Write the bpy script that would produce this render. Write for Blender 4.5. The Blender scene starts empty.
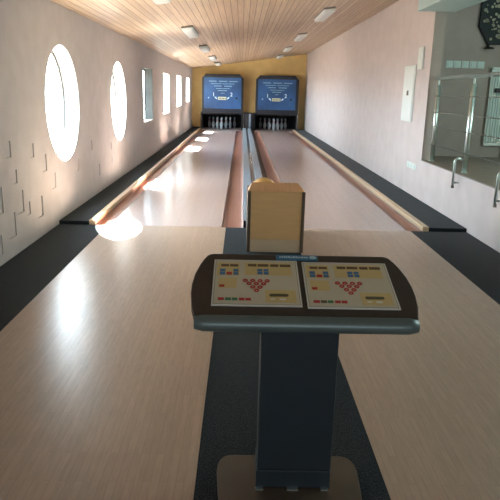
import bpy, bmesh, math, random
from mathutils import Vector, Matrix
random.seed(7)
S = bpy.context.scene
COL = S.collection
PI = math.pi
rad = math.radians

# ------------------------------------------------------------------ materials
def new_mat(name):
    m = bpy.data.materials.new(name); m.use_nodes = True
    nt = m.node_tree
    b = nt.nodes['Principled BSDF']
    return m, nt, b

def mat(name, col, rough=0.5, metal=0.0, var=0.08, scale=8.0, bump=0.0, bscale=60.0, spec=0.5, stretch=(1, 1, 1), emit=0.0, coat=0.0, detail=4.0):
    m, nt, b = new_mat(name)
    tc = nt.nodes.new('ShaderNodeTexCoord')
    mp = nt.nodes.new('ShaderNodeMapping'); mp.inputs['Scale'].default_value = stretch
    nt.links.new(tc.outputs['Object'], mp.inputs['Vector'])
    n = nt.nodes.new('ShaderNodeTexNoise'); n.inputs['Scale'].default_value = scale; n.inputs['Detail'].default_value = detail
    nt.links.new(mp.outputs['Vector'], n.inputs['Vector'])
    r = nt.nodes.new('ShaderNodeValToRGB')
    lo = tuple(max(0, c * (1 - var)) for c in col) + (1,); hi = tuple(min(1, c * (1 + var)) for c in col) + (1,)
    r.color_ramp.elements[0].position = 0.3; r.color_ramp.elements[1].position = 0.7
    r.color_ramp.elements[0].color = lo; r.color_ramp.elements[1].color = hi
    nt.links.new(n.outputs['Fac'], r.inputs['Fac'])
    nt.links.new(r.outputs['Color'], b.inputs['Base Color'])
    b.inputs['Roughness'].default_value = rough; b.inputs['Metallic'].default_value = metal
    b.inputs['Specular IOR Level'].default_value = spec
    if coat: b.inputs['Coat Weight'].default_value = coat; b.inputs['Coat Roughness'].default_value = 0.12
    if emit:
        nt.links.new(r.outputs['Color'], b.inputs['Emission Color']); b.inputs['Emission Strength'].default_value = emit
    if bump:
        n2 = nt.nodes.new('ShaderNodeTexNoise'); n2.inputs['Scale'].default_value = bscale; n2.inputs['Detail'].default_value = 5
        nt.links.new(mp.outputs['Vector'], n2.inputs['Vector'])
        bp = nt.nodes.new('ShaderNodeBump'); bp.inputs['Strength'].default_value = bump; bp.inputs['Distance'].default_value = 0.01
        nt.links.new(n2.outputs['Fac'], bp.inputs['Height']); nt.links.new(bp.outputs['Normal'], b.inputs['Normal'])
    return m

def wood_floor(name, c1, c2, cm, rough, row=0.055, length=0.7, grain=0.10, spec=0.5, coat=0.0):
    """strip flooring whose boards run along Y"""
    m, nt, b = new_mat(name)
    tc = nt.nodes.new('ShaderNodeTexCoord')
    mp = nt.nodes.new('ShaderNodeMapping'); mp.inputs['Rotation'].default_value = (0, 0, PI / 2)
    nt.links.new(tc.outputs['Object'], mp.inputs['Vector'])
    br = nt.nodes.new('ShaderNodeTexBrick')
    br.inputs['Color1'].default_value = c1 + (1,); br.inputs['Color2'].default_value = c2 + (1,); br.inputs['Mortar'].default_value = cm + (1,)
    br.inputs['Scale'].default_value = 1.0; br.inputs['Mortar Size'].default_value = 0.0012; br.inputs['Mortar Smooth'].default_value = 0.6
    br.inputs['Brick Width'].default_value = length; br.inputs['Row Height'].default_value = row; br.offset = 0.37
    nt.links.new(mp.outputs['Vector'], br.inputs['Vector'])
    mp2 = nt.nodes.new('ShaderNodeMapping'); mp2.inputs['Scale'].default_value = (70, 9, 1)
    nt.links.new(tc.outputs['Object'], mp2.inputs['Vector'])
    n = nt.nodes.new('ShaderNodeTexNoise'); n.inputs['Scale'].default_value = 1.0; n.inputs['Detail'].default_value = 5
    nt.links.new(mp2.outputs['Vector'], n.inputs['Vector'])
    rm = nt.nodes.new('ShaderNodeMapRange'); rm.inputs['From Min'].default_value = 0.3; rm.inputs['From Max'].default_value = 0.7
    rm.inputs['To Min'].default_value = 1 - grain; rm.inputs['To Max'].default_value = 1 + grain
    nt.links.new(n.outputs['Fac'], rm.inputs['Value'])
    mx = nt.nodes.new('ShaderNodeMix'); mx.data_type = 'RGBA'; mx.blend_type = 'MULTIPLY'; mx.inputs['Factor'].default_value = 1
    nt.links.new(br.outputs['Color'], mx.inputs[6]); nt.links.new(rm.outputs['Result'], mx.inputs[7])
    nt.links.new(mx.outputs[2], b.inputs['Base Color'])
    b.inputs['Roughness'].default_value = rough; b.inputs['Specular IOR Level'].default_value = spec
    if coat: b.inputs['Coat Weight'].default_value = coat; b.inputs['Coat Roughness'].default_value = 0.1
    return m

def plank_ceiling(name):
    m, nt, b = new_mat(name)
    N = nt.nodes.new; L = nt.links.new
    tc = N('ShaderNodeTexCoord'); sx = N('ShaderNodeSeparateXYZ'); L(tc.outputs['Object'], sx.inputs[0])
    d = N('ShaderNodeMath'); d.operation = 'DIVIDE'; d.inputs[1].default_value = 0.088; L(sx.outputs['X'], d.inputs[0])
    fl = N('ShaderNodeMath'); fl.operation = 'FLOOR'; L(d.outputs[0], fl.inputs[0])
    fr = N('ShaderNodeMath'); fr.operation = 'FRACT'; L(d.outputs[0], fr.inputs[0])
    wn = N('ShaderNodeTexWhiteNoise'); wn.noise_dimensions = '1D'; L(fl.outputs[0], wn.inputs['W'])
    cr = N('ShaderNodeValToRGB'); cr.color_ramp.elements[0].color = (0.55, 0.40, 0.265, 1); cr.color_ramp.elements[1].color = (0.67, 0.525, 0.37, 1)
    L(wn.outputs['Value'], cr.inputs['Fac'])
    mp = N('ShaderNodeMapping'); mp.inputs['Scale'].default_value = (40, 1.2, 1); L(tc.outputs['Object'], mp.inputs['Vector'])
    n = N('ShaderNodeTexNoise'); n.inputs['Scale'].default_value = 1; n.inputs['Detail'].default_value = 6; L(mp.outputs[0], n.inputs['Vector'])
    mr = N('ShaderNodeMapRange'); mr.inputs['From Min'].default_value = 0.3; mr.inputs['From Max'].default_value = 0.7; mr.inputs['To Min'].default_value = 0.82; mr.inputs['To Max'].default_value = 1.12
    L(n.outputs['Fac'], mr.inputs['Value'])
    mx = N('ShaderNodeMix'); mx.data_type = 'RGBA'; mx.blend_type = 'MULTIPLY'; mx.inputs['Factor'].default_value = 1
    L(cr.outputs['Color'], mx.inputs[6]); L(mr.outputs['Result'], mx.inputs[7])
    gr = N('ShaderNodeMath'); gr.operation = 'LESS_THAN'; gr.inputs[1].default_value = 0.10; L(fr.outputs[0], gr.inputs[0])
    mg = N('ShaderNodeMix'); mg.data_type = 'RGBA'; L(gr.outputs[0], mg.inputs['Factor']); L(mx.outputs[2], mg.inputs[6]); mg.inputs[7].default_value = (0.26, 0.15, 0.085, 1)
    L(mg.outputs[2], b.inputs['Base Color'])
    iv = N('ShaderNodeMath'); iv.operation = 'SUBTRACT'; iv.inputs[0].default_value = 1; L(gr.outputs[0], iv.inputs[1])
    bp = N('ShaderNodeBump'); bp.inputs['Strength'].default_value = 0.5; bp.inputs['Distance'].default_value = 0.01; L(iv.outputs[0], bp.inputs['Height']); L(bp.outputs[0], b.inputs['Normal'])
    b.inputs['Roughness'].default_value = 0.42; b.inputs['Specular IOR Level'].default_value = 0.4
    return m

def glass_mat():
    m = bpy.data.materials.new('clear_glass'); m.use_nodes = True; nt = m.node_tree; nt.nodes.clear()
    o = nt.nodes.new('ShaderNodeOutputMaterial'); mix = nt.nodes.new('ShaderNodeMixShader'); mix.inputs[0].default_value = 0.06
    t = nt.nodes.new('ShaderNodeBsdfTransparent'); g = nt.nodes.new('ShaderNodeBsdfGlossy'); g.inputs['Roughness'].default_value = 0.05
    t.inputs['Color'].default_value = (0.95, 0.97, 0.96, 1)
    nt.links.new(t.outputs[0], mix.inputs[1]); nt.links.new(g.outputs[0], mix.inputs[2]); nt.links.new(mix.outputs[0], o.inputs[0])
    return m

def carpet_mat(name, col, hi):
    m, nt, b = new_mat(name)
    tc = nt.nodes.new('ShaderNodeTexCoord')
    v = nt.nodes.new('ShaderNodeTexNoise'); v.inputs['Scale'].default_value = 160; v.inputs['Detail'].default_value = 3
    nt.links.new(tc.outputs['Object'], v.inputs['Vector'])
    r = nt.nodes.new('ShaderNodeValToRGB'); r.color_ramp.elements[0].position = 0.42; r.color_ramp.elements[1].position = 0.66
    r.color_ramp.elements[0].color = col + (1,); r.color_ramp.elements[1].color = hi + (1,)
    nt.links.new(v.outputs['Fac'], r.inputs['Fac']); nt.links.new(r.outputs['Color'], b.inputs['Base Color'])
    b.inputs['Roughness'].default_value = 0.95; b.inputs['Specular IOR Level'].default_value = 0.15
    b.inputs['Sheen Weight'].default_value = 0.08; b.inputs['Sheen Roughness'].default_value = 0.5
    bp = nt.nodes.new('ShaderNodeBump'); bp.inputs['Strength'].default_value = 0.6; bp.inputs['Distance'].default_value = 0.006
    nt.links.new(v.outputs['Fac'], bp.inputs['Height']); nt.links.new(bp.outputs['Normal'], b.inputs['Normal'])
    return m

M = dict(
    plaster=mat('pink_plaster', (0.575, 0.555, 0.555), 0.85, var=0.05, scale=5, bump=0.35, bscale=55, spec=0.2),
    plaster_r=mat('pale_plaster', (0.63, 0.575, 0.565), 0.8, var=0.05, scale=4, bump=0.3, bscale=55, spec=0.25),
    yellow=mat('yellow_plaster', (0.76, 0.56, 0.25), 0.85, var=0.06, scale=3, bump=0.25, bscale=55, spec=0.2),
    grey_wall=mat('grey_plaster', (0.40, 0.365, 0.325), 0.85, var=0.05, scale=4, bump=0.2, bscale=55, spec=0.2),
    white_paint=mat('white_paint', (0.80, 0.80, 0.78), 0.6, var=0.02),
    shaded_reveal=mat('shaded_reveal', (0.17, 0.19, 0.19), 0.8, var=0.12, scale=6),  # third window's reveal: its shade is put into the colour
    soffit=mat('soffit_paint', (0.50, 0.68, 0.68), 0.6, var=0.02),
    concrete=mat('concrete', (0.20, 0.19, 0.18), 0.9, var=0.1),
    niche_floor=mat('brown_floor', (0.24, 0.20, 0.16), 0.5, var=0.1, scale=5),
    ceiling=plank_ceiling('plank_ceiling'),
    approach=wood_floor('approach_laminate', (0.455, 0.35, 0.27), (0.505, 0.39, 0.305), (0.38, 0.28, 0.205), 0.30, row=0.032, length=0.5, grain=0.08),
    lane=wood_floor('lane_laminate', (0.47, 0.38, 0.365), (0.50, 0.405, 0.385), (0.40, 0.31, 0.29), 0.22, row=0.032, length=1.2, grain=0.05),
    gutter=mat('gutter_red_brown', (0.30, 0.145, 0.11), 0.35, var=0.08, scale=3, stretch=(6, 0.6, 6)),
    ledge=mat('pale_ledge_wood', (0.62, 0.48, 0.32), 0.4, var=0.08, scale=4, stretch=(8, 0.7, 8)),
    dark_line=mat('dark_gap', (0.10, 0.055, 0.04), 0.6),
    carpet=carpet_mat('charcoal_carpet', (0.007, 0.011, 0.014), (0.034, 0.047, 0.056)),
    track=mat('blue_grey_cap', (0.26, 0.34, 0.42), 0.45, var=0.08, scale=4, stretch=(4, 0.6, 4)),
    track_dark=mat('dark_channel', (0.045, 0.04, 0.04), 0.5, var=0.1),
    steel=mat('brushed_steel', (0.55, 0.56, 0.56), 0.25, 1.0, var=0.04),
    chrome=mat('chrome_steel', (0.72, 0.84, 0.82), 0.28, 1.0, var=0.03),
    birch=mat('birch_board', (0.86, 0.58, 0.28), 0.45, var=0.04, scale=5, stretch=(1, 1, 7), bump=0.02),
    birch_lip=mat('orange_wood_lip', (0.66, 0.40, 0.22), 0.45, var=0.07, scale=5, stretch=(7, 1, 1)),
    birch_low=mat('pale_kick_board', (0.80, 0.64, 0.46), 0.4, var=0.04, scale=5, stretch=(1, 1, 7)),
    wood_edge=mat('dark_wood_edge', (0.13, 0.095, 0.065), 0.5, var=0.1),
    ball=mat('amber_ball', (0.60, 0.36, 0.12), 0.12, var=0.55, scale=7, spec=0.6, coat=0.6),
    hole=mat('black_hole', (0.01, 0.01, 0.01), 0.7),
    console_top=mat('dark_brown_top', (0.040, 0.032, 0.028), 0.42, var=0.08, scale=20),
    console_roll=mat('teal_grey_metal', (0.14, 0.20, 0.21), 0.36, 0.4, var=0.05),
    console_col=mat('blue_grey_column', (0.027, 0.044, 0.060), 0.5, 0.2, var=0.05),
    base_plate=mat('brown_base_plate', (0.085, 0.065, 0.045), 0.5, var=0.1),
    panel=mat('cream_panel', (0.62, 0.60, 0.48), 0.4, var=0.03),
    panel_rim=mat('white_panel_rim', (0.74, 0.76, 0.72), 0.4, var=0.02),
    panel_line=mat('dark_panel_line', (0.16, 0.14, 0.11), 0.5),
    p_yellow=mat('yellow_print', (0.66, 0.54, 0.25), 0.45, var=0.03),
    p_red=mat('red_print', (0.50, 0.045, 0.04), 0.45, var=0.03),
    p_blue=mat('blue_print', (0.05, 0.20, 0.42), 0.45, var=0.03),
    p_green=mat('green_print', (0.05, 0.22, 0.10), 0.45, var=0.03),
    p_brown=mat('brown_print', (0.13, 0.08, 0.04), 0.45, var=0.03),
    p_white=mat('white_print', (0.78, 0.78, 0.72), 0.45, var=0.03),
    p_slot=mat('olive_slot', (0.12, 0.11, 0.06), 0.45, var=0.03),
    plate_blue=mat('blue_nameplate', (0.03, 0.17, 0.32), 0.35, var=0.1, scale=30),
    plate_txt=mat('pale_blue_letters', (0.45, 0.65, 0.78), 0.4, var=0.05),
    black=mat('black_paint', (0.008, 0.008, 0.011), 0.5, var=0.1),
    black_in=mat('black_interior', (0.005, 0.005, 0.007), 0.8, var=0.1),
    mask=mat('navy_black_cabinet', (0.010, 0.012, 0.022), 0.45, var=0.1),
    screen=mat('blue_screen', (0.016, 0.072, 0.20), 0.4, var=0.35, scale=1.6, emit=0.05),
    scr_txt=mat('pale_screen_letters', (0.22, 0.38, 0.55), 0.5, emit=0.10),
    scr_white=mat('white_screen_letters', (0.65, 0.75, 0.85), 0.5, emit=0.2),
    scr_yellow=mat('yellow_screen_box', (0.62, 0.60, 0.40), 0.5, emit=0.1),
    pin=mat('white_pin', (0.40, 0.48, 0.54), 0.25, var=0.03),
    pin_red=mat('red_pin_stripe', (0.45, 0.03, 0.03), 0.3),
    lamp=mat('white_lamp_cover', (0.78, 0.82, 0.80), 0.35, var=0.02),
    lamp_base=mat('grey_lamp_base', (0.22, 0.20, 0.18), 0.5),
    plastic=mat('white_plastic', (0.70, 0.76, 0.73), 0.4, var=0.03),
    plastic_c=mat('pale_cyan_plastic', (0.52, 0.68, 0.64), 0.4, var=0.04),
    radiator=mat('cyan_white_enamel', (0.72, 0.86, 0.82), 0.4, var=0.03),
    dark_cloth=mat('dark_navy_panel', (0.012, 0.022, 0.024), 0.7, var=0.3, scale=15),
    speck=mat('dull_gold_specks', (0.30, 0.31, 0.22), 0.6, var=0.5, scale=6),
    frame=mat('dark_window_frame', (0.010, 0.009, 0.008), 0.5, var=0.02),
    glass=glass_mat(),
)

# ------------------------------------------------------------------ mesh helpers
def bm_new(): return bmesh.new()

def box(bm, x0, x1, y0, y1, z0, z1, bev=0.0, seg=2):
    vs = [bm.verts.new(p) for p in ((x0, y0, z0), (x1, y0, z0), (x1, y1, z0), (x0, y1, z0), (x0, y0, z1), (x1, y0, z1), (x1, y1, z1), (x0, y1, z1))]
    fs = [bm.faces.new([vs[i] for i in q]) for q in ((0, 3, 2, 1), (4, 5, 6, 7), (0, 1, 5, 4), (1, 2, 6, 5), (2, 3, 7, 6), (3, 0, 4, 7))]
    if bev:
        es = list({e for f in fs for e in f.edges})
        bmesh.ops.bevel(bm, geom=es, offset=bev, segments=seg, affect='EDGES', profile=0.5)
    return bm

def prism(bm, pts, fn, d0, d1, bev=0.0):
    """polygon pts (a,b) extruded along third coordinate; fn(a,b,d)->xyz"""
    A = [bm.verts.new(fn(a, b, d0)) for a, b in pts]; B = [bm.verts.new(fn(a, b, d1)) for a, b in pts]
    n = len(pts); fs = [bm.faces.new(A), bm.faces.new(B[::-1])]
    for i in range(n):
        fs.append(bm.faces.new([A[i], B[i], B[(i + 1) % n], A[(i + 1) % n]]))
    bmesh.ops.recalc_face_normals(bm, faces=fs)
    if bev:
        es = list({e for f in fs[:2] for e in f.edges})
        bmesh.ops.bevel(bm, geom=es, offset=bev, segments=2, affect='EDGES', profile=0.5)
    return bm

def tube(bm, pts, r, seg=12, cap=True):
    pts = [Vector(p) for p in pts]; rings = []
    up = None
    for i, p in enumerate(pts):
        d = (pts[min(i + 1, len(pts) - 1)] - pts[max(i - 1, 0)]).normalized()
        if up is None:
            up = Vector((0, 0, 1)) if abs(d.z) < 0.9 else Vector((1, 0, 0))
        u = (up - d * up.dot(d)).normalized(); w = d.cross(u); up = u
        rings.append([bm.verts.new(p + r * (math.cos(2 * PI * k / seg) * u + math.sin(2 * PI * k / seg) * w)) for k in range(seg)])
    fs = []
    for a, b in zip(rings, rings[1:]):
        for k in range(seg):
            fs.append(bm.faces.new([a[k], a[(k + 1) % seg], b[(k + 1) % seg], b[k]]))
    if cap: fs += [bm.faces.new(rings[0][::-1]), bm.faces.new(rings[-1])]
    for f in fs: f.smooth = True
    bmesh.ops.recalc_face_normals(bm, faces=fs)
    return bm

def lathe(bm, prof, seg=24, center=(0, 0, 0)):
    cx, cy, cz = center; rings = []
    for r, z in prof:
        if r < 1e-5: rings.append([bm.verts.new((cx, cy, cz + z))])
        else: rings.append([bm.verts.new((cx + r * math.cos(2 * PI * k / seg), cy + r * math.sin(2 * PI * k / seg), cz + z)) for k in range(seg)])
    fs = []
    for a, b in zip(rings, rings[1:]):
        for k in range(seg):
            k2 = (k + 1) % seg
            if len(a) == 1: fs.append(bm.faces.new([a[0], b[k2], b[k]]))
            elif len(b) == 1: fs.append(bm.faces.new([a[k], a[k2], b[0]]))
            else: fs.append(bm.faces.new([a[k], a[k2], b[k2], b[k]]))
    for f in fs: f.smooth = True
    bmesh.ops.recalc_face_normals(bm, faces=fs)
    return bm

def root_loc(o):
    v = Vector((0, 0, 0))
    while o is not None:
        v += o.location; o = o.parent
    return v

def obj(name, bm, m, parent=None, origin=None):
    """link ONE mesh object; vertices are given in world space"""
    me = bpy.data.meshes.new(name)
    o = bpy.data.objects.new(name, me); COL.objects.link(o)
    if parent is not None:
        o.parent = parent; off = root_loc(parent)
    else:
        off = Vector(origin) if origin else Vector((0, 0, 0)); o.location = off
    if off.length: bmesh.ops.translate(bm, verts=bm.verts, vec=-off)
    bm.to_mesh(me); bm.free(); me.materials.append(m)
    return o

def tag(o, label, cat, group=None):
    o['label'] = label; o['category'] = cat
    if group: o['group'] = group
    return o

def thing(name, label, cat, loc, group=None):
    o = bpy.data.objects.new(name, None); COL.objects.link(o); o.location = loc; o.empty_display_size = 0.1
    return tag(o, label, cat, group)

def dup(root, loc, label, group=None):
    r = root.copy(); COL.objects.link(r); r.location = loc; r['label'] = label
    if group: r['group'] = group
    for ch in list(root.children):
        c = ch.copy(); COL.objects.link(c); c.parent = r
        for g in list(ch.children):
            d = g.copy(); COL.objects.link(d); d.parent = c
    return r

def struct(name, bm, m, parent=None):
    o = obj(name, bm, m, parent)
    if parent is None: o['kind'] = 'structure'
    return o

def boolean_cut(o, cutters):
    for c in cutters:
        md = o.modifiers.new('cut', 'BOOLEAN'); md.operation = 'DIFFERENCE'; md.solver = 'EXACT'; md.object = c
    dg = bpy.context.evaluated_depsgraph_get(); dg.update()
    me = bpy.data.meshes.new_from_object(o.evaluated_get(dg))
    o.modifiers.clear(); old = o.data; o.data = me; bpy.data.meshes.remove(old)
    for c in cutters:
        cm = c.data; bpy.data.objects.remove(c); bpy.data.meshes.remove(cm)

# ------------------------------------------------------------------ dimensions (m; X right, Y down the lanes, Z up)
XL, XR, YE, YB, FOUL = -1.98, 2.53, 24.75, -2.6, 6.47
SL = (2.95 - 2.31) / 4.51
def zc(x): return 2.31 + (x - XL) * SL

# ------------------------------------------------------------------ room shell
struct('floor', box(bm_new(), XL - 0.19, XR + 0.15, YB - 0.1, 25.85, -0.22, -0.12), M['concrete'])
bm = bm_new()
prism(bm, [(XL - 0.19, zc(XL - 0.19)), (XR + 0.15, zc(XR + 0.15)), (XR + 0.15, zc(XR + 0.15) + 0.12), (XL - 0.19, zc(XL - 0.19) + 0.12)], lambda a, b, d: (a, d, b), YB - 0.1, 25.85)
struct('ceiling', bm, M['ceiling'])

wl = struct('wall_left', box(bm_new(), XL - 0.19, XL, YB, 25.7, -0.12, zc(XL) + 0.02), M['plaster'])
cut = []
def cutter(bm):
    me = bpy.data.meshes.new('c'); bm.to_mesh(me); bm.free()
    o = bpy.data.objects.new('c', me); COL.objects.link(o); cut.append(o)
def disc_prism(y, z, r, x0, x1, n=64, rz=None):
    rz = rz or r
    return prism(bm_new(), [(y + r * math.cos(2 * PI * k / n), z + rz * math.sin(2 * PI * k / n)) for k in range(n)], lambda a, b, d: (d, a, b), x0, x1)
ROUND = [(6.90, 1.275, 0.64, 0.63), (10.0, 1.255, 0.615, 0.62)]
RECT = [(12.5, 13.8, 0.79, 1.89), (15.62, 16.95, 0.86, 1.87), (18.85, 20.2, 0.97, 1.90), (22.1, 23.4, 1.06, 1.91)]
for y, z, r, rz in ROUND: cutter(disc_prism(y, z, r, XL - 0.4, XL + 0.2, rz=rz))
for a, b, c, d in RECT: cutter(box(bm_new(), XL - 0.4, XL + 0.2, a, b, c, d))
boolean_cut(wl, cut)
# shallow square recesses pressed in the plaster: (far edge y, lower edge z, size)
cut = []
marks = [(5.24, .86, .14), (5.82, .80, .13), (6.18, .625, .17), (6.45, .41, .16), (5.34, .62, .12), (7.40, .48, .15), (8.11, .66, .13), (8.50, .27, .16),
         (4.98, .42, .22), (5.46, .34, .20), (5.62, .285, .12), (5.66, .30, .10), (5.98, .20, .20), (5.23, .17, .21), (4.90, .08, .17), (4.80, .30, .2),
         (9.38, .33, .12), (9.95, .28, .14), (11.30, .22, .14), (9.30, .56, .11), (8.15, .70, .1), (11.2, .30, .12), (9.4, .48, .13)]
kept = []
for y, z, s in marks:
    if all(abs(y - s / 2 - (b - c / 2)) > (s + c) / 2 + .01 or abs(z + s / 2 - (a + c / 2)) > (s + c) / 2 + .01 for b, a, c in kept):
        kept.append((y, z, s)); cutter(box(bm_new(), XL - 0.010, XL + 0.2, y - s * .8, y, z, z + s))
boolean_cut(wl, cut)

# end wall, cut round the two pin pits
bm = bm_new()
def wallpiece(x0, x1, z0):
    prism(bm, [(x0, z0), (x1, z0), (x1, zc(x1) + .01), (x0, zc(x0) + .01)], lambda a, b, d: (a, d, b), YE, YE + 0.15)
wallpiece(XL, -1.63, -0.12); wallpiece(-1.63, 0.075, 0.66); wallpiece(0.075, 0.455, -0.12); wallpiece(0.455, 2.25, 0.66); wallpiece(2.25, XR, -0.12)
struct('wall_end', bm, M['yellow'])
bm = bm_new(); prism(bm, [(XL, -0.12), (XR, -0.12), (XR, zc(XR)), (XL, zc(XL))], lambda a, b, d: (a, d, b), YB, YB + 0.1)
struct('wall_back', bm, M['plaster'])
# right wall: full height beyond the raised niche, knee wall and lintel along it
NF, NY0, NY1 = 0.58, 1.2, 8.42
bm = bm_new()
box(bm, XR, XR + 0.15, NY1, 25.7, -0.12, zc(XR) + .01); box(bm, XR, XR + 0.15, YB, NY0, -0.12, zc(XR) + .01)
box(bm, XR, XR + 0.15, NY0, NY1, -0.12, NF)
wr = struct('wall_right', bm, M['plaster_r'])
prism(bm := bm_new(), [(2.295, 2.535), (2.79, 2.535), (2.79, 3.1), (2.535, 3.1), (2.535, zc(2.53) - .004), (2.295, zc(2.295) - .004)], lambda a, b, d: (a, d, b), YB + 0.1, 8.42)
struct('trim_1', bm, M['soffit'])
# raised niche behind the rail
struct('floor_niche', box(bm_new(), XR + 0.15, 5.6, YB, 9.15, NF - 0.12, NF), M['niche_floor'])
struct('wall_niche_end', box(bm_new(), XR + 0.15, 5.6, 9.15, 9.3, NF - 0.12, 3.1), M['grey_wall'])
struct('wall_niche_side', box(bm_new(), 5.6, 5.75, YB, 9.3, NF - 0.12, 3.1), M['grey_wall'])
struct('wall_niche_back', box(bm_new(), XR + 0.15, 5.6, YB - 0.15, YB, NF - 0.12, 3.1), M['grey_wall'])
struct('ceiling_niche', box(bm_new(), XR + 0.15, 5.75, YB, 9.3, 3.1, 3.2), M['soffit'])
struct('wall_recess', box(bm_new(), XL - .19, XR + .15, 25.70, 25.80, -.12, 3.1), M['concrete'])
struct('trim_3', box(bm_new(), XR + .002, XR + .152, NY1 - .006, NY1 - .001, NF, 2.535), M['grey_wall'])
struct('trim_2', box(bm_new(), XR - 0.004, XR + 0.16, NY0, NY1, NF, NF + 0.012), M['niche_floor'])

# windows: reveal lining, frame, glass
def ringband(y, z, r, rz, x0, x1, t, n=64):
    bm = bm_new(); R = []
    for k in range(n):
        c, s = math.cos(2 * PI * k / n), math.sin(2 * PI * k / n)
        R.append([bm.verts.new((x, y + (r - q) * c, z + (rz - q) * s)) for x, q in ((x0, 0), (x1, 0), (x1, t), (x0, t))])
    for k in range(n):
        a, b = R[k], R[(k + 1) % n]
        for i in range(4): bm.faces.new([a[i], b[i], b[(i + 1) % 4], a[(i + 1) % 4]])
    bmesh.ops.recalc_face_normals(bm, faces=bm.faces)
    return bm
def rectband(a, b, c, d, x0, x1, t):
    bm = bm_new()
    box(bm, x0, x1, a, b, c, c + t); box(bm, x0, x1, a, b, d - t, d); box(bm, x0, x1, a, a + t, c + t, d - t); box(bm, x0, x1, b - t, b, c + t, d - t)
    return bm
wn = 0
for y, z, r, rz in ROUND:
    wn += 1
    w = bpy.data.objects.new('window_%d' % wn, None); COL.objects.link(w); w.location = (XL - 0.15, y, z); w['kind'] = 'structure'
    obj('window_reveal', ringband(y, z, r, rz, XL - 0.187, XL - 0.001, 0.006), M['white_paint'], w)
    obj('window_frame', ringband(y, z, r - .006, rz - .006, XL - 0.185, XL - 0.165, 0.03), M['frame'], w)
    obj('window_pane', disc_prism(y, z, r - 0.034, XL - 0.178, XL - 0.172, rz=rz - .034), M['glass'], w)
for i, (a, b, c, d) in enumerate(RECT):
    wn += 1
    w = bpy.data.objects.new('window_%d' % wn, None); COL.objects.link(w); w.location = (XL - 0.15, (a + b) / 2, c); w['kind'] = 'structure'
    obj('window_reveal', rectband(a, b, c, d, XL - 0.187, XL - 0.001, 0.006), M['shaded_reveal' if i == 0 else 'white_paint'], w)
    f = rectband(a + .006, b - .006, c + .006, d - .006, XL - 0.185, XL - 0.165, 0.03)
    obj('window_frame', f, M['frame'], w)
    obj('window_pane', box(bm_new(), XL - 0.178, XL - 0.172, a + .036, b - .036, c + .036, d - .036), M['glass'], w)
    if i == 0: obj('window_sill', box(bm_new(), XL - 0.16, XL + 0.004, a + .008, b - .008, c + .006, c + .016), M['white_paint'], w)
# unseen block added outside to keep sun off the third window
struct('sun_blocker', box(bm_new(), -3.4, -2.4, 12.35, 13.95, -0.3, 3.3), M['grey_wall'])

# approach floor boards and carpets
AL, AR, BL, BR = -1.447, -0.15, 0.583, 1.90
struct('floor_left', box(bm_new(), AL, AR, YB + .1, FOUL, -0.12, 0), M['approach'])
struct('floor_right', box(bm_new(), BL, BR, YB + .1, FOUL, -0.12, 0), M['approach'])
tag(obj('carpet_strip', box(bm_new(), XL, AL - .001, YB + .1, FOUL, -0.12, 0.001), M['carpet']), 'charcoal carpet strip on the floor along the wall with round windows, before the foul line', 'carpet')
tag(obj('carpet_strip', box(bm_new(), AR + .001, BL - .001, YB + .1, FOUL, -0.12, 0.001), M['carpet']), 'charcoal carpet strip under the control console, between the two wooden approaches', 'carpet')
tag(obj('carpet_strip', box(bm_new(), BR + .001, XR, YB + .1, FOUL, -0.12, 0.001), M['carpet']), 'charcoal carpet strip on the floor below the metal railing', 'carpet')

# ------------------------------------------------------------------ lanes
def gutter_bm(x0, x1, y0, y1, n=10, depth=0.05):
    top = [(x0, 0.0)] + [((x0 + x1) / 2 - (x1 - x0) / 2 * math.cos(PI * k / n), -0.012 - (depth - .012) * math.sin(PI * k / n)) for k in range(n + 1)] + [(x1, 0.0)]
    return prism(bm_new(), top + [(x1 , -0.12), (x0, -0.12)], lambda a, b, d: (a, d, b), y0, y1)
Y0L, Y1L = FOUL + 0.008, 24.19
def lane(label, x0, x1, gl, gr, lx0, lx1):
    t = thing('bowling_lane', label, 'bowling lane', ((x0 + x1) / 2, Y0L, 0))
    obj('lane_bed', box(bm_new(), x0, x1, Y0L, Y1L, -0.12, 0, .002, 1), M['lane'], t)
    for a, b in (gl, gr): obj('gutter', gutter_bm(a, b, Y0L, Y1L), M['gutter'], t)
    obj('ledge', box(bm_new(), lx0, lx1, Y0L, Y1L, -0.12, 0.050, .004), M['ledge'], t)
    return t
lane('pale wooden bowling lane with patches of sunlight, beside the windows', -1.42, -0.195, (-1.585, -1.4205), (-0.1945, 0.045), -1.652, -1.5855)
lane('pale wooden bowling lane beside the blank wall, without sun patches', 0.685, 1.86, (0.475, 0.6845), (1.8605, 2.035), 2.0355, 2.105)
# carpeted side platforms beyond the foul line
tag(obj('side_platform', box(bm_new(), XL, -1.6525, Y0L, YE, -0.12, 0.040, .005), M['carpet']), 'low carpeted platform running under the windows beside the sunlit lane', 'platform')
tag(obj('side_platform', box(bm_new(), 2.1055, XR, Y0L, YE, -0.12, 0.040, .005), M['carpet']), 'low carpeted platform running along the blank wall beside the lane', 'platform')

# ball return track between the lanes
t = thing('ball_return_track', 'blue-grey ball return track running between the two lanes', 'ball track', (0.26, 6.8, 0))
obj('track_bed', box(bm_new(), 0.046, 0.474, Y0L, 24.15, -0.12, 0.012), M['track_dark'], t)
obj('track_cap', box(bm_new(), 0.05, 0.175, Y0L, 24.15, 0.012, 0.075, .008), M['track'], t)
obj('track_cap', box(bm_new(), 0.25, 0.375, 6.5, 24.15, 0.012, 0.075, .008), M['track'], t)
obj('track_rail', tube(bm_new(), [(0.197, 6.6, .05), (0.197, 24.1, .05)], .010, 8), M['steel'], t)
obj('track_rail', tube(bm_new(), [(0.228, 6.6, .05), (0.228, 24.1, .05)], .010, 8), M['steel'], t)
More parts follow.
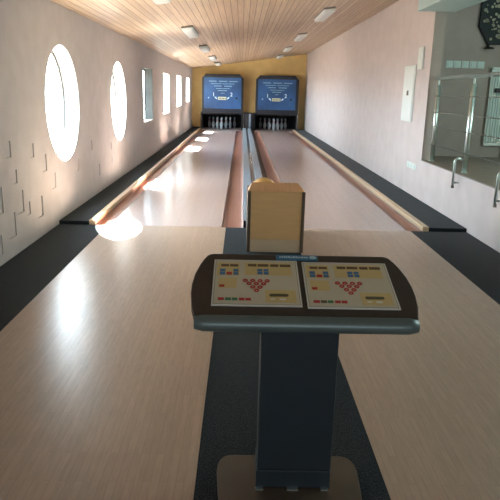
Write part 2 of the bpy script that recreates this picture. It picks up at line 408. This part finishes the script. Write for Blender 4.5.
# front end stop of the cap
obj('end_stop', box(bm_new(), 0.045, 0.18, Y0L - .02, Y0L - .001, 0.002, 0.08, .004), M['black'], t)

# ball lift housing between pits
t = thing('ball_lift', 'dark grey ball lift housing standing between the two pin pits', 'ball lift', (0.25, 24.4, 0))
obj('housing', box(bm_new(), 0.09, 0.44, 24.16, 24.74, -0.0, 0.655, .01), M['mask'], t)
obj('front_strip', box(bm_new(), 0.15, 0.25, 24.15, 24.1599, 0.05, 0.62), M['track_dark'], t)
obj('front_strip', box(bm_new(), 0.29, 0.36, 24.15, 24.1599, 0.05, 0.62), M['track'], t)

# ------------------------------------------------------------------ pin pits, boards
def pit(x0, x1, label, strip):
    t = thing('pin_pit', label, 'pin pit', ((x0 + x1) / 2, 24.2, 0))
    f, b, h = 24.2, 25.65, 0.648
    obj('side_panel', box(bm_new(), x0, x0 + .07, f, b, 0, h, .005), M['black'], t)
    obj('side_panel', box(bm_new(), x1 - .07, x1, f, b, 0, h, .005), M['black'], t)
    obj('top_panel', box(bm_new(), x0 + .0705, x1 - .0705, f, b, h - .06, h), M['black'], t)
    bm = bm_new(); n = 24
    pts = [(x0 + .071 + (x1 - x0 - .142) * k / n, 25.58 + .03 * math.sin(k * PI)) for k in range(n + 1)]
    pts = [(a, 25.585 + (.02 if k % 2 else 0)) for k, (a, _) in enumerate(pts)]
    prism(bm, pts + [(pts[-1][0], 25.64), (pts[0][0], 25.64)], lambda a, b, d: (a, b, d), 0.0, h - .061)
    obj('back_curtain', bm, M['black_in'], t)
    obj('pin_deck', box(bm_new(), x0 + .0705, x1 - .0705, f, 25.58, -0.12, 0), M['lane'], t)
    if strip: obj('edge_strip', box(bm_new(), x1 - .05, x1 - .025, f - .012, f - .0005, .05, h - .02), M['steel'], t)
    return t
pit(-1.615, 0.068, 'black open pin pit with brightly lit pins, at the end of the window-side lane', False)
pit(0.465, 2.237, 'black open pin pit with dim pins, nearest the blank wall', True)

# pins
prof = [(0, 0), (.030, 0), (.034, .010), (.046, .060), (.060, .105), (.0655, .150), (.061, .195), (.046, .245), (.0305, .285), (.0265, .315), (.0275, .345), (.034, .380), (.036, .405), (.031, .428), (.018, .442), (0, .4455)]
prof = [(r * 1.0, z) for r, z in prof]
def stripe(z0, z1):
    import bisect
    out = []
    zs = [z0 + (z1 - z0) * k / 4 for k in range(5)]
    for z in zs:
        for (r0, a), (r1, b) in zip(prof[1:], prof[2:]):
            if a <= z <= b and b > a: out.append((r0 + (r1 - r0) * (z - a) / (b - a) + .0012, z)); break
    return lathe(bm_new(), [(out[0][0] - .003, z0)] + out + [(out[-1][0] - .003, z1)], 20)
p0 = thing('bowling_pin', '', 'bowling pin', (0, 0, 0))
pb = lathe(bm_new(), prof, 20); obj('pin_body', pb, M['pin'], p0)
obj('neck_stripe', stripe(.288, .300), M['pin_red'], p0); obj('neck_stripe', stripe(.318, .330), M['pin_red'], p0)
first = True
pos_names = {0: ['head pin'], 1: ['left pin of the second row', 'right pin of the second row'],
             2: ['left pin of the third row', 'middle pin of the third row', 'right pin of the third row'],
             3: ['left corner pin of the back row', 'inner left pin of the back row', 'inner right pin of the back row', 'right corner pin of the back row']}
for cx, ln, grp in ((-0.80, 'white bowling pin on the window-side lane, %s', 'pins on the window-side lane'), (1.30, 'white bowling pin by the blank wall, %s', 'pins on the lane by the blank wall')):
    for row in range(4):
        for k in range(row + 1):
            loc = (cx + (k - row / 2) * 0.345, 24.42 + row * 0.29, 0); lab = ln % pos_names[row][k]
            if first:
                p0.location = loc; p0['label'] = lab; p0['group'] = grp; first = False
            else: dup(p0, loc, lab, grp)

def text_bm(s, size):
    cu = bpy.data.curves.new('t', 'FONT'); cu.body = s; cu.size = size; cu.extrude = 0.003; cu.align_x = 'CENTER'; cu.align_y = 'CENTER'
    o = bpy.data.objects.new('t', cu); COL.objects.link(o)
    dg = bpy.context.evaluated_depsgraph_get(); dg.update()
    me = bpy.data.meshes.new_from_object(o.evaluated_get(dg))
    bm = bm_new(); bm.from_mesh(me); bpy.data.objects.remove(o); bpy.data.curves.remove(cu); bpy.data.meshes.remove(me)
    return bm

def board(x0, x1, z1, label, sx0, sx1, sz0, sz1):
    z0 = 0.649; c = 0.15; f, b = 24.21, 24.745
    t = thing('score_display', label, 'display board', ((x0 + x1) / 2, 24.4, z0))
    obj('cabinet', prism(bm_new(), [(x0, z0), (x1, z0), (x1, z1 - c), (x1 - c, z1), (x0 + c, z1), (x0, z1 - c)], lambda a, d, e: (a, e, d), f, b, .008), M['mask'], t)
    s = obj('screen', box(bm_new(), sx0, sx1, f - .012, f - .0005, sz0, sz1, .004), M['screen'], t)
    W, H = sx1 - sx0, sz1 - sz0
    X = lambda u: sx0 + u * W
    Z = lambda v: sz0 + v * H
    yy = f - .016
    def bar(u0, u1, v, h, m='scr_txt', nm='text_line'):
        # a line of illegible words: short strokes
        bm = bm_new(); u = u0
        while u < u1 - .004:
            w = min(random.uniform(.010, .024), u1 - u)
            box(bm, X(u), X(u + w), yy, yy + .004, Z(v) - h / 2 * random.uniform(.75, 1), Z(v) + h / 2); u += w + .005
        obj(nm, bm, M[m], s)
    for u0, u1 in ((.13, .335), (.40, .62), (.675, .90)): bar(u0, u1, .877, .036)
    for u0, u1 in ((.19, .47), (.50, .81)): bar(u0, u1, .80, .022)
    for u0, u1 in ((.265, .47), (.54, .755)): bar(u0, u1, .725, .034)
    bar(.32, .69, .647, .024); bar(.37, .61, .58, .030); bar(.45, .55, .50, .020)
    obj('score_box', box(bm_new(), X(.375), X(.60), yy, yy + .004, Z(.285), Z(.38)), M['scr_yellow'], s)
    bm = bm_new()
    for k in range(5): box(bm, X(.395 + k * .04), X(.42 + k * .04), yy - .003, yy - .0002, Z(.305), Z(.355))
    obj('score_digit', bm, M['p_slot'], s)
    for ch, u in (('1', .255), ('2', .735)):
        bm = text_bm(ch, .20); bmesh.ops.rotate(bm, verts=bm.verts, cent=(0, 0, 0), matrix=Matrix.Rotation(PI / 2, 3, 'X'))
        bmesh.ops.translate(bm, verts=bm.verts, vec=(X(u), yy + .001, Z(.455)))
        obj('numeral', bm, M['scr_white'], s)
    for u, v, r, m in ((.31, .355, .028, 'scr_white'), (.655, .35, .028, 'scr_white'), (.335, .32, .018, 'scr_white'), (.635, .32, .018, 'scr_white'), (.12, .345, .030, 'scr_txt'), (.88, .345, .045, 'mask'),
                       (.28, .38, .016, 'scr_txt'), (.69, .375, .016, 'scr_txt')):
        obj('dot', prism(bm_new(), [(X(u) + r * math.cos(2 * PI * k / 14), Z(v) + r * math.sin(2 * PI * k / 14)) for k in range(14)], lambda a, d, e: (a, e, d), yy, yy + .004), M[m], s)
    return t
board(-1.56, 0.055, 2.105, 'blue score display board on the yellow wall, nearest the windows', -1.475, -0.03, 0.80, 1.975)
board(0.545, 2.215, 2.095, 'blue score display board on the yellow wall, nearest the blank wall', 0.63, 2.10, 0.80, 1.955)

# ------------------------------------------------------------------ ball return box and ball
t = thing('ball_return', 'light wooden ball return box with dark edges, behind the control console', 'ball return', (0.335, 5.8, 0))
bx0, bx1 = 0.072, 0.60
obj('front_panel', box(bm_new(), bx0 + .030, bx1 - .030, 5.44, 5.46, 0.125, 0.576, .002), M['birch'], t)
obj('kick_board', box(bm_new(), bx0 + .030, bx1 - .030, 5.442, 5.46, 0.002, 0.124, .002), M['birch_low'], t)
side = [(5.435, .002), (6.4, .002), (6.4, .45), (6.3, .50), (5.60, .576), (5.435, .576)]
for a, b in ((bx0, bx0 + .029), (bx1 - .029, bx1)):
    obj('side_panel', prism(bm_new(), side, lambda p, q, d: (d, p, q), a, b, .003), M['wood_edge'], t)
bm = bm_new()
lp = [[bm.verts.new(q) for q in row] for row in (
    ((bx0 + .004, 5.437, .5765), (bx0 + .004, 5.62, .5765), (.112, 5.60, .602), (.112, 5.55, .640), (.112, 5.515, .648)),
    ((bx1 - .004, 5.437, .5765), (bx1 - .004, 5.62, .5765), (.532, 5.60, .602), (.532, 5.55, .640), (.532, 5.515, .648)))]
for k in range(5): bm.faces.new([lp[0][k], lp[0][(k + 1) % 5], lp[1][(k + 1) % 5], lp[1][k]])
bm.faces.new(lp[0][::-1]); bm.faces.new(lp[1]); bmesh.ops.recalc_face_normals(bm, faces=bm.faces)
obj('top_lip', bm, M['birch_lip'], t)
obj('ball_tray', box(bm_new(), bx0 + .0295, bx1 - .0295, 5.461, 6.39, 0.355, 0.375), M['track_dark'], t)
obj('back_panel', box(bm_new(), bx0 + .0295, bx1 - .0295, 6.37, 6.395, 0.376, 0.44), M['wood_edge'], t)
br = 0.138
b = thing('bowling_ball', 'shiny amber and cream bowling ball resting in the ball return box', 'bowling ball', (0.235, 5.83, 0.375))
bm = bm_new(); bmesh.ops.create_uvsphere(bm, u_segments=40, v_segments=24, radius=br); bmesh.ops.translate(bm, verts=bm.verts, vec=(0.235, 5.83, 0.375 + br))
for f in bm.faces: f.smooth = True
obj('ball_shell', bm, M['ball'], b)
for a, e in ((2.0, 1.0), (2.35, 1.0), (2.2, .75)):
    d = Vector((math.cos(a) * math.cos(e), math.sin(a) * math.cos(e), math.sin(e)))
    bm = bm_new(); lathe(bm, [(0, 0), (.016, 0), (.016, .006), (0, .006)], 12)
    bmesh.ops.rotate(bm, verts=bm.verts, cent=(0, 0, 0), matrix=d.to_track_quat('Z', 'Y').to_matrix()); bmesh.ops.translate(bm, verts=bm.verts, vec=Vector((0.235, 5.83, .375 + br)) + d * (br - .0045))
    obj('finger_hole', bm, M['hole'], b)

# ------------------------------------------------------------------ scoring console
TA = rad(17); TY, TZ = 1.74, 0.770
def tp(u, v, w):    # u across, v up the slope, w off the surface
    return (u, TY + v * math.cos(TA) - w * math.sin(TA), TZ + v * math.sin(TA) + w * math.cos(TA))
con = thing('scoring_console', 'dark control console with two cream keypads on a tall blue-grey column', 'console', (0.217, 2.0, 0.001))
def bez(p0, p1, p2, n):
    return [((1 - t) ** 2 * p0[0] + 2 * t * (1 - t) * p1[0] + t * t * p2[0], (1 - t) ** 2 * p0[1] + 2 * t * (1 - t) * p1[1] + t * t * p2[1]) for t in [k / n for k in range(n + 1)]]
cxm = 0.2165
half = [(0.352, 0.02), (0.366, 0.08), (0.372, 0.14), (0.372, 0.19), (0.366, 0.25), (0.352, 0.31), (0.340, 0.345)] + bez((0.334, 0.358), (0.326, 0.381), (0.303, 0.382), 5)
outline = [(cxm + a, b) for a, b in half] + [(cxm - a, b) for a, b in half[::-1]]
obj('tabletop', prism(bm_new(), outline, tp, 0.0, -0.040, .004), M['console_top'], con)
# rolled front edge
prof_r = [(0.0195, 0.001)] + [(0.0185 - 0.034 * math.sin(PI * k / 10), -0.0265 + 0.0275 * math.cos(PI * k / 10)) for k in range(11)] + [(0.0195, -0.054)]
bm = bm_new(); rings = []
for k in range(25):
    u = -1 + k / 12; x = cxm + u * 0.3525; s = 1 - max(0, abs(u) - .93) * 3.2
    rings.append([bm.verts.new(tp(x, 0.0195 + (v - .0195) * s, -0.0265 + (w + .0265) * s)) for v, w in prof_r])
for a, b in zip(rings, rings[1:]):
    for i in range(len(prof_r)):
        j = (i + 1) % len(prof_r); f = bm.faces.new([a[i], b[i], b[j], a[j]]); f.smooth = True
bm.faces.new(rings[0]); bm.faces.new(rings[-1][::-1]); bmesh.ops.recalc_face_normals(bm, faces=bm.faces)
obj('front_edge', bm, M['console_roll'], con)

def flat(u0, u1, v0, v1, w0, w1, bev=0.0):
    bm = bm_new()
    box(bm, u0, u1, v0, v1, w0, w1, bev, 1)
    for v in bm.verts: v.co = tp(*v.co)
    return bm
YBOX = [(0.039, 0.918, 0.306, 0.63), (0.368, 0.932, 0.921, 0.643), (0.063, 0.57, 0.275, 0.353), (0.597, 0.323, 0.942, 0.071)]
BAR = [(0.084, 0.886, 0.179, 0.833), (0.19, 0.886, 0.289, 0.833), (0.405, 0.899, 0.508, 0.842), (0.521, 0.899, 0.651, 0.842), (0.672, 0.899, 0.771, 0.842), (0.788, 0.899, 0.918, 0.842)]
BLUE = [(0.074, 0.772, 0.138, 0.716), (0.074, 0.7, 0.138, 0.642), (0.231, 0.772, 0.292, 0.716), (0.231, 0.7, 0.292, 0.642), (0.515, 0.78, 0.576, 0.73), (0.59, 0.78, 0.648, 0.73), (0.515, 0.714, 0.576, 0.658), (0.59, 0.714, 0.648, 0.658)]
RED = [(0.153, 0.7, 0.217, 0.642), (0.077, 0.418, 0.135, 0.37)]
ROW = [(0.07, 0.145, 0.138, 0.099), (0.149, 0.145, 0.214, 0.099), (0.224, 0.145, 0.285, 0.099), (0.303, 0.145, 0.364, 0.099), (0.374, 0.145, 0.436, 0.099)]
CIR = [(0.374, 0.519), (0.46, 0.519), (0.545, 0.517), (0.627, 0.517), (0.417, 0.453), (0.501, 0.453), (0.585, 0.45), (0.46, 0.380), (0.542, 0.378), (0.501, 0.309)]
def keypad(u0, u1, v0, v1, lab, rowcols):
    pn = obj('keypad', flat(u0, u1, v0, v1, 0.0003, 0.004), M['panel_rim'], con); pn['label'] = lab
    W, H = u1 - u0, v1 - v0
    U = lambda a: u0 + a * W
    V = lambda a: v0 + a * H
    obj('keypad_border', flat(u0 + .005, u1 - .005, v0 + .006, v1 - .006, .0041, .0044), M['panel_line'], pn)
    obj('keypad_face', flat(u0 + .0065, u1 - .0065, v0 + .0075, v1 - .0075, .0042, .0047), M['panel'], pn)
    def put(nm, r, m, w0=.0048, w1=.0056): return obj(nm, flat(U(r[0]), U(r[2]), V(r[3]), V(r[1]), w0, w1), M[m], pn)
    for r in YBOX: put('key_field', r, 'p_yellow', .0047, .0050)
    for r in BAR: put('label_bar', r, 'p_brown', .0051, .0055)
    for r in BLUE: put('button', r, 'p_blue', .0051, .0062)
    for r in RED: put('button', r, 'p_red', .0051, .0062)
    for r, m in zip(ROW, rowcols): put('button', r, m, .0047, .0062)
    put('card_slot', (0.668, 0.240, 0.833, 0.186), 'p_slot', .0051, .0060)
    # rounded slot ends
    for a in (0.668, 0.833):
        bm = bm_new(); prism(bm, [(U(a) + .0073 * math.cos(2 * PI * k / 14), V(.213) + .0073 * math.sin(2 * PI * k / 14)) for k in range(14)], tp, .0051, .00599)
        obj('slot_end', bm, M['p_slot'], pn)
    put('print_mark', (0.655, 0.15, 0.706, 0.120), 'p_white', .0051, .0053); put('print_mark', (0.754, 0.15, 0.822, 0.114), 'p_white', .0051, .0053)
    for a, b in CIR:
        bm = bm_new(); n = 20; ro, ri = .0088, .0036; R = []
        for k in range(n):
            c, s = math.cos(2 * PI * k / n), math.sin(2 * PI * k / n)
            R.append([bm.verts.new(tp(U(a) + r * c, V(b) + r * s, w)) for r, w in ((ro, .0047), (ro, .0062), (ri, .0062), (ri, .0047))])
        for k in range(n):
            p, q = R[k], R[(k + 1) % n]
            for i in range(4): bm.faces.new([p[i], q[i], q[(i + 1) % 4], p[(i + 1) % 4]])
        bmesh.ops.recalc_face_normals(bm, faces=bm.faces)
        obj('pin_button', bm, M['p_red'], pn)
keypad(-0.0855, 0.2065, 0.066, 0.334, 'cream keypad nearest the windows', ['p_red', 'p_green', 'p_green', 'p_red', 'p_red'])
keypad(0.2235, 0.5215, 0.060, 0.328, 'cream keypad nearest the railing', ['p_red', 'p_slot', 'p_green', 'p_red', 'p_red'])
pl = obj('nameplate', flat(0.134, 0.284, 0.341, 0.374, 0.0003, 0.004, .001), M['plate_blue'], con); pl['label'] = 'blue nameplate with pale lettering'
bm = bm_new(); u = .146
while u < .25:
    w = random.uniform(.005, .009); b2 = flat(u, u + w, .353, .353 + random.uniform(.009, .013), .0041, .0048)
    me = bpy.data.meshes.new('q'); b2.to_mesh(me); b2.free(); bm.from_mesh(me); bpy.data.meshes.remove(me); u += w + .0018
obj('lettering', bm, M['plate_txt'], pl)
bm = bm_new(); prism(bm, [(.266 + .013 * math.cos(2 * PI * k / 20), .358 + .010 * math.sin(2 * PI * k / 20)) for k in range(20)], tp, .0041, .0048)
obj('emblem', bm, M['plate_txt'], pl)
# column, foot and base
obj('column', prism(bm_new(), [(1.95, .095), (2.09, .095), (2.09, tp(0, (2.09 - TY) / math.cos(TA), -.0405)[2] - .006), (1.95, tp(0, (1.95 - TY) / math.cos(TA), -.0405)[2] - .006)], lambda a, b, d: (d, a, b), 0.084, 0.358, .006), M['console_col'], con)
obj('column_foot', box(bm_new(), 0.080, 0.356, 1.944, 2.096, 0.0215, 0.0945, .003), M['console_col'], con)
for u0, u1 in ((.078, .108), (.196, .238), (.322, .350)):
    obj('foot_bracket', box(bm_new(), u0, u1, 1.925, 1.9435, 0.0212, 0.0255, .001, 1), M['chrome'], con)
hb = bez((0.17, 1.62), (0.255, 1.70), (0.262, 1.88), 8) + [(0.270, 1.97), (0.275, 2.05)] + bez((0.274, 2.075), (0.268, 2.150), (0.215, 2.152), 6)
plate = [(0.2055 + a, b) for a, b in hb] + [(0.2055 - a, b) for a, b in hb[::-1]]
obj('base_plate', prism(bm_new(), plate, lambda a, b, d: (a, b, d), 0.0015, 0.021, .003), M['base_plate'], con)

# ------------------------------------------------------------------ ceiling lights
def ceil_light():
    t = thing('ceiling_light', '', 'ceiling light', (0, 0, 0), 'long ceiling lights')
    obj('backplate', box(bm_new(), -.095, .095, -.66, .66, -.028, -.002, .004), M['lamp_base'], t)
    bm = bm_new()
    A = [bm.verts.new(p) for p in ((-.105, -.67, -.029), (.105, -.67, -.029), (.105, .67, -.029), (-.105, .67, -.029))]
    B = [bm.verts.new(p) for p in ((-.08, -.64, -.085), (.08, -.64, -.085), (.08, .64, -.085), (-.08, .64, -.085))]
    bm.faces.new(A); bm.faces.new(B[::-1])
    for i in range(4): bm.faces.new([A[i], B[i], B[(i + 1) % 4], A[(i + 1) % 4]])
    bmesh.ops.recalc_face_normals(bm, faces=bm.faces); bmesh.ops.bevel(bm, geom=list(bm.edges), offset=.02, segments=3, affect='EDGES', profile=.5)
    for f in bm.faces: f.smooth = True
    obj('light_cover', bm, M['lamp'], t)
    t.rotation_euler = (0, -math.atan(SL), 0)
    return t
L0 = ceil_light(); first = True
ordn = ['nearest', 'second nearest', 'third nearest', 'fourth nearest', 'farthest']
for x, row, ys in ((-0.91, 'window-side', (6.55, 10.95, 15.0, 19.1, 23.0)), (1.36, 'blank-wall-side', (10.8, 15.1, 19.3, 23.3))):
    n = 0
    for y in ys:
        o_ = ordn[n] if len(ys) == 5 else ['nearest', 'second nearest', 'third nearest', 'farthest'][n]
        lab = 'long white ceiling light, %s of the %s row' % (o_, row); n += 1
        if first: L0.location = (x, y, zc(x)); L0['label'] = lab; first = False
        else: dup(L0, (x, y, zc(x)), lab)

# ------------------------------------------------------------------ right wall fittings
t = thing('wall_cabinet', 'tall narrow white metal cabinet with small handle on the right wall', 'wall cabinet', (XR, 9.38, 1.08))
obj('cabinet_frame', box(bm_new(), XR - .018, XR - .0005, 9.06, 9.66, 1.08, 1.89, .004), M['plastic'], t)
d = obj('door', box(bm_new(), XR - .026, XR - .0185, 9.10, 9.62, 1.12, 1.85, .003), M['plastic'], t)
obj('handle', box(bm_new(), XR - .042, XR - .0265, 9.30, 9.36, 1.46, 1.53, .004), M['lamp_base'], d)
t = thing('control_box', 'small white wall box above and beside the tall cabinet', 'wall box', (XR, 8.92, 1.82))
obj('housing', box(bm_new(), XR - .022, XR - .0005, 8.72, 8.98, 1.82, 2.12, .006), M['plastic'], t)
obj('cover_plate', box(bm_new(), XR - .027, XR - .0225, 8.75, 8.95, 1.85, 2.09, .002), M['plastic'], t)
t = thing('wall_socket', 'white multi-gang wall socket low on the right wall', 'socket', (XR, 8.94, .42))
obj('socket_plate', box(bm_new(), XR - .010, XR - .0005, 8.62, 9.10, .415, .50, .004), M['plastic'], t)
for k in range(3):
    yk = 8.70 + k * .16
    obj('socket_insert', prism(bm_new(), [(yk + .032 * math.cos(2 * PI * j / 16), .4575 + .032 * math.sin(2 * PI * j / 16)) for j in range(16)], lambda a, b, e: (e, a, b), XR - .0135, XR - .0102), M['plastic_c'], t)

# switches on the niche end wall
NW = 9.15
k0 = 2.975
for k in range(5):
    x = k0 + k * .1155
    lab = ['pale square wall switch, first of five, closest to the wall corner', 'pale square wall switch, second of five from the wall corner', 'pale square wall switch, middle of the row of five',
           'pale square wall switch, fourth of five from the wall corner', 'pale square wall switch, last of five, closest to the radiator'][k]
    t = thing('wall_switch', lab, 'switch', (x + .05, NW, 1.85), 'row of five switches above the railing')
    obj('switch_frame', box(bm_new(), x, x + .104, NW - .012, NW - .0005, 1.865, 1.965, .004), M['plastic_c'], t)
    obj('rocker', box(bm_new(), x + .022, x + .082, NW - .020, NW - .0125, 1.885, 1.945, .003), M['plastic_c'], t)
# radiator
t = thing('radiator', 'pale ribbed panel radiator on the end wall of the raised niche', 'radiator', (4.0, NW, 0.76))
obj('radiator_panel', box(bm_new(), 3.645, 4.45, NW - .06, NW - .03, 0.755, 1.86, .006), M['radiator'], t)
for k in range(20):
    x = 3.665 + k * .039
    obj('rib', box(bm_new(), x, x + .022, NW - .085, NW - .0605, 0.80, 1.79, .008), M['radiator'], t)
obj('top_grille', box(bm_new(), 3.64, 4.455, NW - .10, NW - .0295, 1.8605, 1.885, .004), M['radiator'], t)
obj('valve', box(bm_new(), 3.70, 3.86, NW - .14, NW - .0855, 1.53, 1.59, .01), M['black'], t)
for x in (3.95, 4.36): obj('pipe', tube(bm_new(), [(x, NW - .045, NF + .0005), (x, NW - .045, .7545)], .014, 10), M['radiator'], t)
for x in (3.75, 4.3): obj('wall_bracket', box(bm_new(), x, x + .05, NW - .0295, NW - .0005, 0.9, 1.75), M['radiator'], t)
# speckled dark panel
t = thing('wall_hanging', 'dark speckled polygonal panel hanging high on the niche end wall', 'wall decoration', (3.9, NW, 2.2))
pts = [(3.56, 2.20), (4.25, 2.20), (4.32, 2.45), (4.30, 2.80), (4.20, 2.90), (3.60, 2.90), (3.415, 2.775), (3.405, 2.44)]
obj('panel', prism(bm_new(), [(a - .02, b) for a, b in pts], lambda a, b, e: (a, e, b), NW - .06, NW - .0005, .006), M['dark_cloth'], t)
pan = t.children[0]
for k in range(90):
    a, b, r = random.uniform(3.44, 3.78 if k % 3 else 4.2), random.uniform(2.27, 2.86), random.choice((.010, .014, .02, .026))
    if a < 3.6 and b > 2.78: continue
    if a < 3.55 and b < 2.5: continue
    obj('speck', prism(bm_new(), [(a + r * math.cos(2 * PI * j / 9), b + r * math.sin(2 * PI * j / 9)) for j in range(9)], lambda p, q, e: (p, e, q), NW - .0625, NW - .0602), M['speck'], pan)
obj('stem', tube(bm_new(), [(3.56, NW - .03, 2.205), (3.55, NW - .03, 2.155)], .018, 10), M['black'], t)
obj('foot', lathe(bm_new(), [(0, 0), (.075, 0), (.078, .012), (.03, .028), (0, .028)], 18, (3.55, NW - .085, 2.135)), M['black'], t)

# railing of the niche
RX = 2.63
t = thing('metal_railing', 'chrome railing with thin cables along the edge of the raised niche', 'railing', (RX, 5, NF))
for y in (8.28, 7.02, 5.3, 3.6, 1.9):
    p = obj('post', tube(bm_new(), [(RX, y, NF + .025), (RX, y, 1.60)], .029, 16), M['chrome'], t)
    obj('post_flange', lathe(bm_new(), [(0, .0125), (.038, .0125), (.038, .022), (.030, .0249), (0, .0249)], 18, (RX, y, NF)), M['chrome'], p)
    obj('post_neck', tube(bm_new(), [(RX, y, 1.6005), (RX, y, 1.664)], .012, 10), M['chrome'], p)
hr = obj('handrail', tube(bm_new(), [(RX, 8.36, 1.69), (RX, 1.5, 1.69)], .025, 16), M['chrome'], t)
for z in (1.46, 1.25, 1.06, 0.82):
    obj('cable', tube(bm_new(), [(RX - .034, 8.3, z), (RX - .034, 1.7, z)], .006, 8), M['steel'], t)
# bent rods fixed to the front of the knee wall
def rod(y, lab):
    t = thing('bent_rod', lab, 'metal rod', (XR - .06, y, .43), 'bent rods on the knee wall')
    pts = [(RX - .06, y + .03, .74), (XR - .0, y + .012, .765)] + [(XR - .03 - .035 * math.sin(PI / 2 * k / 6), y, .735 + .035 * math.cos(PI / 2 * k / 6)) for k in range(7)] + [(XR - .065, y, .46)]
    obj('rod', tube(bm_new(), pts, .015, 12), M['chrome'], t)
    obj('rod_tip', tube(bm_new(), [(XR - .065, y, .4595), (XR - .065, y, .43)], .018, 12), M['lamp_base'], t)
    obj('wall_fixing', tube(bm_new(), [(XR - .048, y, .49), (XR - .0005, y, .49)], .010, 10), M['steel'], t)
rod(6.90, 'bent chrome rod on the knee wall, beside the slim second railing post')
rod(5.69, 'bent chrome rod on the knee wall, nearest the camera at the picture edge')

# ------------------------------------------------------------------ light
w = bpy.data.worlds.new('sky'); S.world = w; w.use_nodes = True
bg = w.node_tree.nodes['Background']; bg.inputs['Strength'].default_value = 24.0
wt = w.node_tree; wg = wt.nodes.new('ShaderNodeTexCoord'); wx = wt.nodes.new('ShaderNodeSeparateXYZ'); wc = wt.nodes.new('ShaderNodeValToRGB')
wt.links.new(wg.outputs['Generated'], wx.inputs[0])
wm = wt.nodes.new('ShaderNodeMapRange'); wm.inputs['From Min'].default_value = -1; wm.inputs['From Max'].default_value = 1
wt.links.new(wx.outputs['Z'], wm.inputs['Value']); wt.links.new(wm.outputs['Result'], wc.inputs['Fac']); wt.links.new(wc.outputs['Color'], bg.inputs['Color'])
e = wc.color_ramp.elements; e[0].position = 0.44; e[0].color = (0.34, 0.29, 0.24, 1); e[1].position = 0.53; e[1].color = (0.75, 0.88, 1.0, 1)
def light(name, kind, loc, energy, color=(1, 1, 1), size=None, sy=None, aim=None):
    l = bpy.data.lights.new(name, kind); l.energy = energy; l.color = color
    if size and kind == 'AREA':
        l.size = size
        if sy: l.shape = 'RECTANGLE'; l.size_y = sy
    o = bpy.data.objects.new(name, l); COL.objects.link(o); o.location = loc
    if aim is not None: o.rotation_euler = Vector(aim).to_track_quat('-Z', 'Y').to_euler()
    return o
sun = light('sun', 'SUN', (-6, 8, 8), 110, (1.0, 0.94, 0.84), aim=(.76, -.48, -1.27)); sun.data.angle = rad(0.6)
def portal(y, z, sy, sz):
    o = light('window_portal', 'AREA', (XL - 0.20, y, z), 1, size=sz, sy=sy, aim=(1, 0, 0)); o.data.cycles.is_portal = True
for y, z, r, rz in ROUND: portal(y, z, 2 * r, 2 * rz)
for a, b, c, d in RECT: portal((a + b) / 2, (c + d) / 2, b - a, d - c)
light('rear_fill', 'AREA', (0.3, -2.4, 1.6), 17, (0.93, 0.97, 1.0), size=3.4, sy=1.3, aim=(0, 1, 0.03))  # added fill lamp behind the camera, brightens console and box front
light('niche_daylight', 'AREA', (5.5, 4.5, 2.0), 110, (0.85, 1.0, 0.94), size=1.6, sy=4.0, aim=(-1, .15, -.1))
light('pit_lamp', 'AREA', (-0.65, 24.7, 0.57), 0.15, (0.8, 0.92, 1.0), size=1.0, sy=.2, aim=(0, .5, -1))
light('pit_lamp', 'AREA', (1.35, 24.7, 0.57), 0.01, (0.8, 0.92, 1.0), size=1.0, sy=.2, aim=(0, .5, -1))

S.view_settings.view_transform = 'Standard'; S.view_settings.look = 'None'; S.view_settings.exposure = 0.88
S.cycles.use_denoising = True
S.cycles.max_bounces = 10; S.cycles.diffuse_bounces = 6; S.cycles.glossy_bounces = 4; S.cycles.transparent_max_bounces = 12
S.cycles.sample_clamp_indirect = 12.0

# ------------------------------------------------------------------ camera
F, H, ROLL = 600.0, 1.45, rad(1.4)
vp = (242 - 250, 92 - 250)
c, s = math.cos(-ROLL), math.sin(-ROLL)
ux, uy = vp[0] * c - vp[1] * s, vp[0] * s + vp[1] * c
a, p = 0.0, math.atan(-uy / F)
for _ in range(60):
    f = Vector((math.sin(a) * math.cos(p), math.cos(a) * math.cos(p), -math.sin(p)))
    r = Vector((math.cos(a), -math.sin(a), 0)); dn = f.cross(r)
    x = F * r.y / f.y; y = F * dn.y / f.y
    a -= (ux - x) / F; p -= (uy - y) / F
Rr = math.cos(ROLL) * r - math.sin(ROLL) * dn; Dd = math.sin(ROLL) * r + math.cos(ROLL) * dn
cam = bpy.data.cameras.new('camera'); co = bpy.data.objects.new('camera', cam); COL.objects.link(co)
cam.sensor_width = 36; cam.lens = F / 500 * 36; cam.clip_start = 0.05; cam.clip_end = 200
m = Matrix((Rr, -Dd, -f)).transposed().to_4x4(); m.translation = (0, 0, H); co.matrix_world = m
S.camera = co
